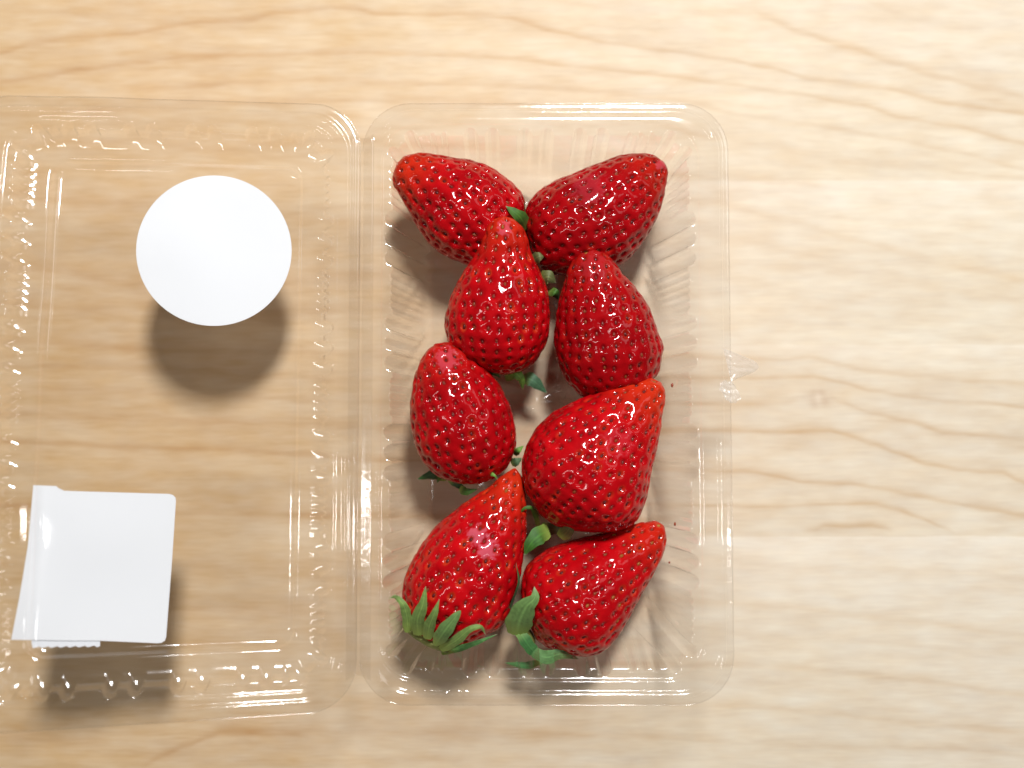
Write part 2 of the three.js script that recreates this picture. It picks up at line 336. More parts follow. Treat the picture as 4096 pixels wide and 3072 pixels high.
// crumbs of fruit on the tray wall
{
  const speckM = new THREE.MeshPhysicalMaterial({ color: new THREE.Color().setRGB(.30, .05, .015), roughness: .35 });
  for (const [x, y, h, a, b] of [[1452, 832, 2.6, .075, .04], [1458, 1132, 2.8, .06, .035], [1420, 758, 1.9, .05, .04], [1446, 1215, 2.5, .035, .03]]) {
    const g = new THREE.SphereGeometry(1, 12, 8), p = g.attributes.position;
    for (let i = 0; i < p.count; i++) { const k = 1 + .3 * noise(p.getX(i) * 2 + x, p.getY(i) * 2, p.getZ(i) * 2); p.setXYZ(i, p.getX(i) * b * k * CM, p.getY(i) * b * .7 * k * CM, p.getZ(i) * a * k * CM); }
    g.computeVertexNormals(); const q = at(x, y, h); g.translate(q.x, q.y, q.z);
    part('fruit_crumb', g, speckM, tray);
  }
}
// the lid: u to the left of the hinge, v towards the viewer's bottom edge, w up
const hingeX = at(774, 868, RIM).x / CM, lidZ = at(747, 876, RIM).z / CM;
const lidSlope = (v) => lerp(.085, .235, clamp((v + 9.4) / 18.8, -.2, 1.2));
function lidPlace(u, w, v) {
  const s = lidSlope(v), c = Math.cos(Math.atan(s));
  return new THREE.Vector3(hingeX - u * c + w * s * .9, RIM + w + u * s + .02 * u * noise(u * .3, v * .3, 5), lidZ + v).multiplyScalar(CM);
}
const PANEL = -.95;
function onPanel(px, py, drop = 0) {                    // pixel -> point on the lid's panel
  let h = RIM;
  for (let i = 0; i < 8; i++) { const p = at(px, py, h); const u = hingeX - p.x / CM, v = p.z / CM - lidZ; h = RIM + PANEL + drop + u * lidSlope(v) + .02 * u * noise(u * .3, v * .3, 5); }
  return at(px, py, h);
}
const lid = new THREE.Group(); lid.name = 'lid'; box.add(lid); lid.userData.label = 'lid of the box folded out to the left, with two white stickers';
{
  const O = { cx: 5.85, cz: -.08, hx: 5.85, hz: 9.12, r: 1.4 }, I = { cx: 5.52, cz: -.08, hx: 5.52, hz: 9.12, r: 1.4 };
  const long = [], short = [];
  for (const c of [-4.9, -1.65, 1.65, 4.9]) for (const d of [-.62, 0, .62]) long.push([c + d, .21, 1]);
  for (const c of [-6.5, -3.3, 0, 3.3, 6.5]) for (const d of [-.48, -.24, 0, .24, .48]) long.push([c + d, .09, .4]);
  for (const c of [-2.6, -.8, 1.0, 2.8]) for (const d of [-.33, .33]) short.push([c + d, .2, 1]);
  for (const c of [-3.75, 3.75]) for (const d of [-.25, 0, .25]) short.push([c + d, .09, .45]);
  const keys = [
    { part: 'rim', y: -.14, rect: O, n: 3 },
    { part: 'rim', y: -.03, rect: shrink(O, .02), n: 3 },
    { part: 'rim', y: 0, rect: shrink(O, .12), n: 3 },
    { part: 'rim', y: .0, rect: shrink(O, .27), n: 4 },
    { part: 'rim', y: .03, rect: shrink(O, .32), n: 5 },
    { part: 'rim', y: .065, rect: shrink(O, .375), n: 5 },
    { part: 'rim', y: .03, rect: shrink(O, .43), n: 5 },
    { part: 'rim', y: 0, rect: shrink(O, .48), n: 4 },
    { part: 'wall', y: -.02, rect: shrink(I, .64), n: 4 },
    { part: 'wall', y: -.07, rect: shrink(I, .68), n: 3 },
    { part: 'wall', y: -.09, rect: shrink(I, .72), rib: 0, n: 4 },
    { part: 'wall', y: -.10, rect: shrink(I, .95), rib: .21, n: 4 },
    { part: 'wall', y: -.13, rect: shrink(I, 1.0), rib: .25, n: 4 },
    { part: 'wall', y: -.25, rect: shrink(I, 1.03), rib: .26, n: 4 },
    { part: 'wall', y: -.46, rect: shrink(I, 1.09), rib: .24, n: 5 },
    { part: 'wall', y: -.59, rect: shrink(I, 1.22), rib: .16, n: 5 },
    { part: 'wall', y: -.65, rect: shrink(I, 1.36), rib: .05, n: 5 },
    { part: 'wall', y: -.67, rect: shrink(I, 1.48), n: 4 },
    { part: 'panel', y: -.67, rect: shrink(I, 1.70), n: 4 },
    { part: 'panel', y: -.70, rect: shrink(I, 1.78), n: 4 },
    { part: 'panel', y: -.84, rect: shrink(I, 1.86), n: 4 },
    { part: 'panel', y: -.92, rect: shrink(I, 1.94), n: 4 },
    { part: 'panel', y: PANEL, rect: shrink(I, 2.03), n: 4 },
    { part: 'panel', y: PANEL, rect: shrink(I, 2.15), n: 2 },
  ];
  const parts = shell(keys, { long, short, corner: [[.25, .12, 1], [.75, .12, 1]] }, 4, ringParams(460, 250, 46), (x, y, z) => lidPlace(x, y + .012 * noise(x * .8, z * .8, 2) + .0028 * noise(x * 2.2, z * 2.2, 8) + .0008 * noise(x * 7, z * 7, 4), z), (x, z, k) => 0);
  part('rim', parts.rim, plastic, lid); part('rim_edge', edgeBead(O, 0, (x, z) => lidPlace(x, -.14 + .012 * noise(x * .8, z * .8, 2), z)), plastic, lid); part('wall', parts.wall, plastic, lid);
  part('panel', mergeGeometries([parts.panel, parts.floor]), plastic, lid);
}
// hinge strip between lid and tray
{
  const z0 = at(775, 284, RIM).z / CM, z1 = at(775, 1474, RIM).z / CM, xa = at(750, 868, RIM).x / CM, xb = at(803, 868, RIM).x / CM;
  const g = gridGeometry(160, 30, false, (i, j) => {
    const t = j / 29, f = i / 159, end = Math.max(0, Math.abs(f * 2 - 1) - .94) / .06;
    const pinch = end * end * .14 * Math.sin(t * Math.PI) * Math.sign(.5 - f);     // the ends are cut in a shallow arc
    const y = RIM - .15 - .05 * Math.sin(t * Math.PI) + .05 * Math.exp(-(((t - .12) / .07) ** 2)) + .05 * Math.exp(-(((t - .88) / .07) ** 2)) - .05 * end ** 6;
    return new THREE.Vector3(lerp(xa, xb, t) + .006 * noise(f * 9, t * 3, 1), y + .006 * noise(f * 14, 2, 2), lerp(z0, z1, f) + pinch).multiplyScalar(CM);
  });
  part('hinge', g, plastic, box);
}
// paper stickers on the outer side of the lid, seen through it
const paper = new THREE.MeshStandardMaterial({ color: new THREE.Color().setRGB(0.85, 0.865, 0.88), roughness: 0.6, side: THREE.DoubleSide });
const paperThin = new THREE.MeshPhysicalMaterial({ color: new THREE.Color().setRGB(0.82, 0.84, 0.87), roughness: 0.7, side: THREE.DoubleSide });
function sheet(polygon, drop, thick = .018, bend = () => 0) {           // a thin slab cut to a pixel outline, lying under the panel
  const c = polygon.reduce((a, p) => [a[0] + p[0] / polygon.length, a[1] + p[1] / polygon.length], [0, 0]);
  const rings = 14, n = polygon.length;
  const at2 = (px, py, d) => onPanel(px, py, d + bend(px, py));
  const side = (d, flip) => gridGeometry(rings, n, true, (i, j) => { const k = flip ? 1 - i / (rings - 1) : i / (rings - 1); return at2(c[0] + (polygon[j][0] - c[0]) * Math.max(k, .001), c[1] + (polygon[j][1] - c[1]) * Math.max(k, .001), d); });
  const edge = gridGeometry(2, n, true, (i, j) => at2(polygon[j][0], polygon[j][1], drop - i * thick));
  return mergeGeometries([side(drop, false), side(drop - thick, true), edge]);
}
{
  const circle = []; for (let i = 0; i < 120; i++) { const a = i / 120 * 2 * Math.PI; circle.push([462 + 168 * Math.cos(a), 541.5 + 162.5 * Math.sin(a)]); }
  part('round_sticker', sheet(circle, -.03, .018, (x, y) => -.006 * Math.max(0, 392 - y)), paper, box, 'round white sticker near the top of the lid');
  const main = [];
  const poly = (pts, out, step = 6) => { for (let i = 0; i < pts.length; i++) { const a = pts[i], b = pts[(i + 1) % pts.length], m = Math.max(1, Math.round(Math.hypot(b[0] - a[0], b[1] - a[1]) / step)); for (let k = 0; k < m; k++) out.push([lerp(a[0], b[0], k / m), lerp(a[1], b[1], k / m)]); } };
  poly([[72, 1048], [122, 1050], [130, 1060], [366, 1067], [374, 1069.5], [379, 1075], [380, 1082], [371, 1220], [359, 1376], [356, 1384], [349, 1388.5], [340, 1389.5], [215, 1384], [150, 1384], [24, 1382], [42, 1290], [60, 1180]], main);
  part('paper_label', sheet(main, -.03), paper, box, 'square white label with rounded corners at the bottom of the lid');
  const strip = [], jag = [];
  for (let i = 0; i <= 22; i++) jag.push([216 - i * 6.6, 1396 + 2 * Math.sin(i * 2.1) + i * .12]);
  poly([[76, 1049], [120, 1051], [220, 1100], [216, 1392], ...jag, [68, 1390]], strip);
  part('tape_strip', sheet(strip, -.075), paperThin, box, 'white tape strip with a ragged end over the square label');
}
// leftover scrap of clear tape on the tray's right edge
{
  const tapeM = new THREE.MeshPhysicalMaterial({ color: new THREE.Color().setRGB(.96, .96, .96), roughness: .3, transmission: .88, thickness: 0, ior: 1.5, side: THREE.DoubleSide });
  const g1 = gridGeometry(40, 40, false, (i, j) => {
    const s = i / 39, t = j / 39;
    const x = lerp(lerp(1562, 1580, t), lerp(1628, 1592, t) + 26 * Math.sin(t * Math.PI) , s), y = lerp(lerp(752, 826, t), lerp(778, 818, t), s);
    return at(x, y, RIM - .1 + .11 * fbm(s * 2 + t * 3, t * 5 - s * 1.5, 3, 2) - .25 * s * s + .03);
  });
  const g2 = gridGeometry(26, 26, false, (i, j) => {
    const s = i / 25 * 2 - 1, t = j / 25 * 2 - 1, k = 1 + .25 * noise(s * 2, t * 2, 7);
    return at(1577 + 19 * s * k * Math.sqrt(1 - t * t / 2) + 8 * t, 846 + 24 * t * k * Math.sqrt(1 - s * s / 2), RIM + .02 + .08 * fbm(s * 2, t * 2, 8, 2));
  });
  part('tape_scrap', mergeGeometries([g1, g2]), tapeM, box, 'crumpled scrap of clear tape on the right edge of the tray');
}

// ------------------------------------------------------------------ strawberries
const skinBump = (() => {
  const n = 256, d = new Uint8Array(n * n * 4);
  for (let j = 0; j < n; j++) for (let i = 0; i < n; i++) {
    const a = i / n * 2 * Math.PI, b = j / n * 2 * Math.PI;         // tiles in both directions
    const v = .5 + .5 * fbm(3 * Math.cos(a) + 2 * Math.cos(b), 3 * Math.sin(a) - 2 * Math.sin(b), 1.5 * Math.sin(b) + 4, 4) + .2 * (rnd() - .5);
    const k = (j * n + i) * 4; d[k] = d[k + 1] = d[k + 2] = clamp(v) * 255; d[k + 3] = 255;
  }
  const t = new THREE.DataTexture(d, n, n, THREE.RGBAFormat); t.wrapS = t.wrapT = THREE.RepeatWrapping; t.magFilter = THREE.LinearFilter; t.needsUpdate = true; return t;
})();
const fleshMat = new THREE.MeshPhysicalMaterial({ vertexColors: true, roughness: 0.6, specularIntensity: .04, clearcoat: 0.7, clearcoatRoughness: 0.10, bumpMap: skinBump, bumpScale: 0.0001 });
const seedMats = [[.40, .20, .03], [.23, .040, .010], [.19, .022, .010], [.15, .012, .008], [.10, .006, .006], [.30, .09, .014]].map((c) => new THREE.MeshPhysicalMaterial({ color: new THREE.Color().setRGB(...c), roughness: .5, specularIntensity: .4, clearcoat: .25, clearcoatRoughness: .15 }));
const leafMat = new THREE.MeshPhysicalMaterial({ vertexColors: true, roughness: .62, side: THREE.DoubleSide, sheen: .3, sheenRoughness: .5, sheenColor: new THREE.Color(.6, .7, .5) });
const seedGeo = (() => {                                 // teardrop, long axis x, outward y
  const g = new THREE.SphereGeometry(1, 10, 7), p = g.attributes.position;
  for (let i = 0; i < p.count; i++) { const x = p.getX(i), k = x > 0 ? 1 - .5 * x * x : 1; p.setXYZ(i, x * (x > 0 ? 1.15 : .9) * .00086, p.getY(i) * .00040 * k, p.getZ(i) * .00054 * k); }
  g.computeVertexNormals(); return g;
})();

function strawberry(o) {
  const root = new THREE.Group(); root.name = o.name; scene.add(root);
  root.userData = { label: o.label, category: 'strawberry', group: 'strawberries in the clear tray' };
  const pts = catmull(o.outline, 600, true);
  const ax = o.B[0] - o.T[0], ay = o.B[1] - o.T[1], len = Math.hypot(ax, ay), dx = ax / len, dy = ay / len, sx = -dy, sy = dx;
  const al = pts.map((p) => [(p.x - o.T[0]) * dx + (p.y - o.T[1]) * dy, (p.x - o.T[0]) * sx + (p.y - o.T[1]) * sy]);
  let lo = 1e9, hi = -1e9, clo = 0, chi = 0;
  for (const [a, s] of al) { if (a < lo) { lo = a; clo = s; } if (a > hi) { hi = a; chi = s; } }
  const NS = 90, st = [];
  for (let i = 0; i <= NS; i++) {
    const a = lo + (hi - lo) * (1 - Math.cos(Math.PI * i / NS)) / 2;
    let m0 = 1e9, m1 = -1e9;
    for (let k = 0; k < al.length; k++) {
      const p = al[k], q = al[(k + 1) % al.length];
      if ((p[0] - a) * (q[0] - a) <= 0 && p[0] !== q[0]) { const s = p[1] + (q[1] - p[1]) * (a - p[0]) / (q[0] - p[0]); m0 = Math.min(m0, s); m1 = Math.max(m1, s); }
    }
    if (m0 > m1) { m0 = m1 = i === 0 ? clo : chi; }
    st.push({ a, c: (m0 + m1) / 2, w: (m1 - m0) / 2 });
  }
  st[0].w = st[NS].w = 0;
  const S = (f) => {                                     // interpolated station, f in 0..1
    const x = clamp(f) * NS, i = Math.min(NS - 1, Math.floor(x)), t = x - i, p = st[i], q = st[i + 1];
    return { a: lerp(p.a, q.a, t), c: lerp(p.c, q.c, t), w: lerp(p.w, q.w, t) };
  };
  const K = o.k || .92;
  const center = (f) => {
    const s = S(f), t = (s.a - lo) / (hi - lo), h = lerp(o.T[2], o.B[2], Math.pow(t, .8));
    const p = at(o.T[0] + dx * s.a + sx * s.c, o.T[1] + dy * s.a + sy * s.c, h);
    return { p, w: s.w * mpp(h), t };
  };
  // frame along the axis
  const c0 = center(0).p, c1 = center(1).p, axis = c1.clone().sub(c0).normalize();
  const sideV = new THREE.Vector3(sx, 0, sy).normalize();  // image x -> world x, image y -> world z
  sideV.addScaledVector(axis, -sideV.dot(axis)).normalize();
  const upV = new THREE.Vector3().crossVectors(sideV, axis).normalize(); if (upV.y < 0) upV.negate();
  const sd = o.seed * 17.3;
  const base = (f, ph) => {
    const { p, w } = center(f), cs = Math.cos(ph), sn = Math.sin(ph);
    const lump = 1 + .03 * noise(cs * 1.6 + sd, sn * 1.6, f * 3) * (Math.abs(cs) < .9 ? 1 : .3);
    return p.clone().addScaledVector(sideV, w * cs * lump).addScaledVector(upV, w * sn * K * lump);
  };
  root.position.copy(c0).add(c1).multiplyScalar(.5); root.position.y = .0035;
  const off = root.position;
  // seeds in staggered rows
  const seeds = [];
  const dS = o.spacing || .00365; let acc = dS * .35, row = 0, prev = center(0).p;
  const cell = .004, hash = new Map(), key = (x, y, z) => Math.floor(x / cell) + ',' + Math.floor(y / cell) + ',' + Math.floor(z / cell);
  let pw = 0;
  for (let i = 1; i <= 400; i++) {
    const f = i / 400, c = center(f), step = Math.hypot(c.p.distanceTo(prev), c.w - pw); prev = c.p; pw = c.w; acc += step;
    if (acc < dS || f > .965) continue;
    acc -= dS; row++;
    const n = Math.max(3, Math.round(2 * Math.PI * c.w * .95 / (dS * 1.12)));
    for (let k = 0; k < n; k++) {
      const ph = (k + (row % 2) * .5 + .38 * (rnd() - .5)) / n * 2 * Math.PI + row * .07 + o.seed, ff = clamp(f + .018 * (rnd() - .5), .01, .97);
      const P = base(ff, ph), e = .004, Ta = base(Math.max(0, ff - e), ph).sub(base(Math.min(1, ff + e), ph)).normalize(), Tc = base(ff, ph + .02).sub(base(ff, ph - .02)).normalize();
      let N = new THREE.Vector3().crossVectors(Ta, Tc).normalize(); if (N.dot(P.clone().sub(c.p)) < 0) N.negate();
      const s = { P, Ta, Tc, N, f: ff, orange: rnd(), depth: .75 + .5 * rnd(), tone: rnd() };
      seeds.push(s);
      for (let a = -1; a <= 1; a++) for (let b = -1; b <= 1; b++) for (let d = -1; d <= 1; d++) { const kk = key(P.x + a * cell, P.y + b * cell, P.z + d * cell); if (!hash.has(kk)) hash.set(kk, []); hash.get(kk).push(s); }
    }
  }
  const pit = (P) => {                                    // {depth 0..1, nearest seed}
    let best = 9, near = null, pillow = 0;
    for (const s of hash.get(key(P.x, P.y, P.z)) || []) {
      const d = P.clone().sub(s.P), da = d.dot(s.Ta) / .00118, dc = d.dot(s.Tc) / .00086, dn = d.dot(s.N) / .003;
      const r = Math.sqrt(da * da + dc * dc + dn * dn); if (r < best) { best = r; near = s; }
      pillow += s.depth * Math.exp(-d.lengthSq() / 2.2e-6);
    }
    return { r: best, near, pillow };
  };
  const R = 290, C = 400, colors = new Float32Array((R + 1) * (C + 1) * 3);
  const DEPTH = (o.pit || .00062) * 1.5;
  const P0 = [], fOf = (i) => clamp((i / R));
  for (let i = 0; i <= R; i++) { const r = []; for (let j = 0; j < C; j++) r.push(base(fOf(i), j / C * 2 * Math.PI)); r.push(r[0]); P0.push(r); }
  const N0 = (i, j) => {
    const a = P0[Math.max(0, i - 1)][j], b = P0[Math.min(R, i + 1)][j], c = P0[i][(j + 1) % C], d = P0[i][(j - 1 + C) % C];
    const n = b.clone().sub(a).cross(c.clone().sub(d)); const out = P0[i][j].clone().sub(center(fOf(i)).p);
    if (n.lengthSq() < 1e-20) return i < R / 2 ? axis.clone().negate() : axis.clone();
    n.normalize(); if (n.dot(out) < 0 && out.lengthSq() > 1e-9) n.negate(); return n;
  };
  const g = gridGeometry(R + 1, C + 1, false, (i, j) => {
    const jj = j % C, p = P0[i][jj], { r, near, pillow } = pit(p), n = N0(i, jj), f = fOf(i);
    const ends = smooth(0, .03, f);
    const prof = near ? near.depth * .55 * (1 - smooth(.2, 1.25, r)) + .62 * pillow : 0, crest = 0;
    const h = DEPTH * ends * (crest - prof) + .00022 * fbm(p.x * 420 + sd, p.z * 420, p.y * 420, 2);
    // skin colour, darker in the pits, with pink sheen painted in
    const k = (i * (C + 1) + j) * 3, t = (S(f).a - lo) / (hi - lo);
    let v = .5 + .9 * fbm(p.x * 130 + sd, p.z * 130, p.y * 130 + 3, 3);
    const tip = smooth(.34, .02, t) * (o.tipOrange ?? .5), pale = o.pale ? o.pale * smooth(.8, 1, t) : 0;
    const cr = [lerp(.30, .56, clamp(v)), lerp(.0008, .003, clamp(v)), lerp(.003, .006, clamp(v))];
    const mix = (c, a) => { for (let q = 0; q < 3; q++) cr[q] = lerp(cr[q], c[q], clamp(a)); };
    for (let q = 0; q < 3; q++) cr[q] *= o.dark ?? 1;
    mix([.62, .035, .006], tip * .9);
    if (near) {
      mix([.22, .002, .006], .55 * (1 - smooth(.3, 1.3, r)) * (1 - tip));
      mix([.62, .07, .012], Math.max(0, near.orange - (o.halo ?? .62)) * .9 * Math.exp(-(((r - .9) / .45) ** 2)));
    }
    mix([.55, .10, .02], pale);
    for (const [bx, by, br, amt] of o.sheenAndDryPatches || []) {  // pink patches: lamp sheen painted on the skin, plus a dry spot
      const q = at(bx, by, lerp(o.T[2], o.B[2], t) + S(f).w * mpp(2) / CM * .8), dd = Math.hypot(p.x - q.x, p.z - q.z) / (br * mpp(3));
      const m = smooth(1.15, .75, dd + 1.2 * fbm(p.x * 800, p.z * 800, 6, 3)) * amt * (p.clone().sub(center(f).p).dot(upV) > 0 ? 1 : 0) * (near ? smooth(.6, 1.2, r) : 1);
      mix([.62, .10, .14], m);
    }
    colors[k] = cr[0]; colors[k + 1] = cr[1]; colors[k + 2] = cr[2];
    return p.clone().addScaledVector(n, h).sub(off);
  });
  // one normal across the seam
  const nn = g.attributes.normal, uv = g.attributes.uv;
  for (let i = 0; i <= R; i++) {
    const a = i * (C + 1), b = a + C, v = new THREE.Vector3(nn.getX(a) + nn.getX(b), nn.getY(a) + nn.getY(b), nn.getZ(a) + nn.getZ(b)).normalize();
    nn.setXYZ(a, v.x, v.y, v.z); nn.setXYZ(b, v.x, v.y, v.z);
    for (let j = 0; j <= C; j++) uv.setXY(a + j, j / C * 9, i / R * 5);
  }
  for (const i of [0, R]) { const v = i ? axis : axis.clone().negate(); for (let j = 0; j <= C; j++) nn.setXYZ(i * (C + 1) + j, v.x, v.y, v.z); }
  g.setAttribute('color', new THREE.BufferAttribute(colors, 3));
  part('flesh', g, fleshMat, root);
  // seeds: each one that can face up is its own mesh, the rest below is one part
  const low = [], m4 = new THREE.Matrix4();
  for (const s of seeds) {
    const pos = s.P.clone().addScaledVector(s.N, -DEPTH * s.depth * 1.17 * smooth(0, .03, s.f) + .00004).sub(off);
    const sc = .74 + .24 * s.tone; m4.makeBasis(s.Ta.clone(), s.N.clone(), new THREE.Vector3().crossVectors(s.Ta, s.N));
    if (s.N.y < -.15) { low.push(seedGeo.clone().applyMatrix4(m4.clone().scale(new THREE.Vector3(sc, sc, sc)).setPosition(pos))); continue; }
    const yellowish = (s.f < .25 ? .25 : 0) + (o.yellow || 0) + s.tone * .6;
    const mi = yellowish > .95 ? 0 : yellowish > .8 ? 5 : 1 + Math.floor(s.orange * 3.99);
    const m = part('seed', seedGeo, seedMats[mi], root);
    m.position.copy(pos); m.quaternion.setFromRotationMatrix(m4); m.scale.setScalar(sc);
  }
  if (low.length) { const m = part('seeds', mergeGeometries(low), seedMats[3], root); m.userData.kind = 'stuff'; }
  // leaves
  if (o.leaves) {
    const cal = new THREE.Group(); cal.name = 'calyx'; root.add(cal);
    for (const l of o.leaves) part('sepal', sepal(l, off), leafMat, cal);
    if (o.heart) {
      const [hx, hy, hh, r] = o.heart, q = at(hx, hy, hh).sub(off);
      const hg = new THREE.SphereGeometry(1, 20, 14), hp = hg.attributes.position, hc = [];
      const mm = new THREE.Matrix4().makeBasis(sideV, upV, axis);
      for (let i = 0; i < hp.count; i++) {
        const v = new THREE.Vector3().fromBufferAttribute(hp, i), kk = 1 + .12 * noise(v.x * 3, v.y * 3, v.z * 3);
        v.set(v.x * r[0] * kk, v.y * r[1] * kk, v.z * r[2] * kk).multiplyScalar(CM).applyMatrix4(mm).add(q); hp.setXYZ(i, v.x, v.y, v.z); hc.push(.22, .24, .06);
      }
      hg.setAttribute('color', new THREE.Float32BufferAttribute(hc, 3)); hg.computeVertexNormals();
      part('stem_base', hg, leafMat, cal);
    }
  }
  return root;
}
// a sepal: centre line of [px, py, height], half width in px along it, two colours
function sepal(l, off) {
  const line = catmull(l.c.map(([x, y, h]) => { const p = at(x, y, h); return [p.x, p.y, p.z]; }), 40, false);
  const w = l.w * mpp(2.4), n = 41, m = 11, tint = l.tint || [.10, .22, .055], baseTint = l.base || [.30, .40, .07];
  const col = [];
  const g = gridGeometry(n, m, false, (i, j) => {
    const t = i / (n - 1), s = j / (m - 1) * 2 - 1;
    const tan = line[Math.min(n - 1, i + 1)].clone().sub(line[Math.max(0, i - 1)]).normalize();
    const up0 = new THREE.Vector3(...(l.up || [0, 1, 0])), side = new THREE.Vector3().crossVectors(tan, up0).normalize(), up = new THREE.Vector3().crossVectors(side, tan).normalize();
    const prof = (l.band ? .75 + .25 * Math.sin(Math.PI * t) : l.blunt ? Math.pow(Math.sin(Math.PI * Math.pow(t, .8)) , .6) * (t < .5 ? 1 : 1) : Math.pow(Math.sin(Math.PI * Math.pow(.12 + .88 * t, .72)), .85)) * (1 + .06 * Math.sin(t * 19 + l.w));
    const ww = w * Math.max(.02, prof), curl = (l.curl ?? .2);
    const p = line[i].clone().addScaledVector(side, s * ww).addScaledVector(up, -curl * ww * s * s + .05 * ww * Math.cos(s * 14));
    const vein = .88 + .14 * Math.cos(s * 14) + .3 * Math.exp(-s * s * 60) + .3 * noise(p.x * 900, p.z * 900, p.y * 900), b = smooth(.42, .0, t), e = smooth(.93, 1, t) * (l.dry ?? .5);
    for (let q = 0; q < 3; q++) col.push(lerp(lerp(tint[q] * vein, baseTint[q], b * .8), [.5, .45, .33][q], e));
    return p.sub(off);
  });
  g.setAttribute('color', new THREE.Float32BufferAttribute(col, 3));
  return g;
}
const GREY = [.20, .32, .075], DARK = [.03, .085, .014], MID = [.06, .16, .018], OLIVE = [.14, .16, .05], BRIGHT = [.16, .34, .05];
const z6 = (x, y, h) => [842.5 + x * .2051, 1215 + y * .2051, h];
const z7 = (x, y, h) => [864 + x * .1953, 945 + y * .1953, h];
const z8 = (x, y, h) => [1026 + x * .2831, 421 + y * .2831, h];

strawberry({
  name: 'strawberry', seed: 1, dark: 1.0, label: 'blunt strawberry at the top left of the tray, tip pointing to the corner',
  T: [862, 372, 2.75], B: [1112, 512, 1.95], tipOrange: .7, pit: .00066, halo: .72,
  outline: [[849, 388], [851, 366], [860, 347], [876, 333], [898, 327], [930, 328], [968, 334], [1010, 340], [1046, 351], [1080, 371], [1108, 396], [1125, 420], [1131, 455], [1124, 500], [1106, 540], [1068, 572], [1030, 582], [998, 572], [962, 556], [938, 538], [915, 508], [898, 482], [880, 452], [860, 418], [852, 404]],
  leaves: [
    { c: [z8(395, 260, 2.6), z8(335, 160, 3.3), z8(235, 85, 3.45)], w: 17, tint: MID },
    { c: [z8(388, 200, 2.7), z8(380, 80, 3.0), z8(366, -10, 3.1)], w: 4, tint: DARK, up: [1, .2, 0] },
  ],
});
strawberry({
  name: 'strawberry_001', seed: 2, dark: 0.8, label: 'wide strawberry at the top right of the tray, tip pointing to the corner',
  T: [1432, 362, 2.6], B: [1165, 530, 2.05], tipOrange: .35, pit: .0006, halo: .8,
  outline: [[1442, 385], [1441, 366], [1434, 349], [1421, 336], [1402, 328], [1356, 327], [1318, 338], [1280, 352], [1244, 366], [1208, 380], [1176, 400], [1150, 430], [1138, 465], [1140, 510], [1152, 552], [1176, 590], [1216, 604], [1262, 606], [1310, 592], [1346, 572], [1375, 540], [1397, 508], [1412, 478], [1426, 444], [1436, 405]],
  sheenAndDryPatches: [[1272, 405, 36, .14], [1430, 356, 12, .4]],
  leaves: [
    { c: [z8(440, 500, 2.6), z8(490, 470, 2.9), z8(535, 465, 2.8)], w: 13, tint: OLIVE },
    { c: [z8(500, 650, 2.5), z8(560, 625, 2.8), z8(618, 670, 2.5)], w: 16, tint: OLIVE },
    { c: [z8(560, 735, 2.2), z8(610, 745, 2.5), z8(640, 800, 2.0)], w: 10, tint: MID },
  ],
});
strawberry({
  name: 'strawberry_002', seed: 3, dark: 1.05, label: 'conical strawberry pointing straight up over the top left strawberry',
  T: [1088, 470, 3.55], B: [1076, 806, 2.0], tipOrange: .55, pit: .00058, halo: .5, yellow: .1,
  outline: [[1090, 467], [1110, 474], [1130, 492], [1141, 516], [1149, 546], [1167, 586], [1182, 625], [1189, 660], [1190, 700], [1184, 738], [1168, 770], [1144, 794], [1110, 806], [1074, 805], [1036, 792], [1000, 772], [972, 745], [960, 712], [960, 680], [966, 655], [976, 625], [995, 589], [1022, 550], [1038, 518], [1051, 488], [1070, 470]],
  sheenAndDryPatches: [[1090, 492, 16, .55]],
  leaves: [
    { c: [z8(80, 1360, 2.0), z8(140, 1352, 2.2), z8(195, 1395, 2.1)], w: 8, tint: MID },
    { c: [z8(230, 1400, 1.7), z8(310, 1365, 2.1), z8(350, 1400, 2.1), z8(366, 1485, 1.7)], w: 11, tint: BRIGHT },
    { c: [z8(360, 1400, 1.6), z8(430, 1410, 1.9), z8(550, 1512, 1.6)], w: 15, tint: [.05, .13, .06] },
  ],
});
strawberry({
  name: 'strawberry_003', seed: 4, dark: 0.82, label: 'dark strawberry right of the conical one, its tip over the top right strawberry',
  T: [1280, 540, 3.3], B: [1302, 856, 2.05], tipOrange: .15, pit: .00052, halo: .78,
  outline: [[1280, 537], [1308, 545], [1328, 565], [1348, 592], [1374, 620], [1398, 652], [1414, 690], [1426, 725], [1434, 748], [1430, 776], [1422, 806], [1396, 830], [1362, 848], [1318, 860], [1268, 860], [1234, 838], [1212, 806], [1200, 770], [1195, 735], [1198, 695], [1204, 655], [1214, 618], [1226, 578], [1246, 550]],
  sheenAndDryPatches: [[1285, 575, 36, .1]],
});
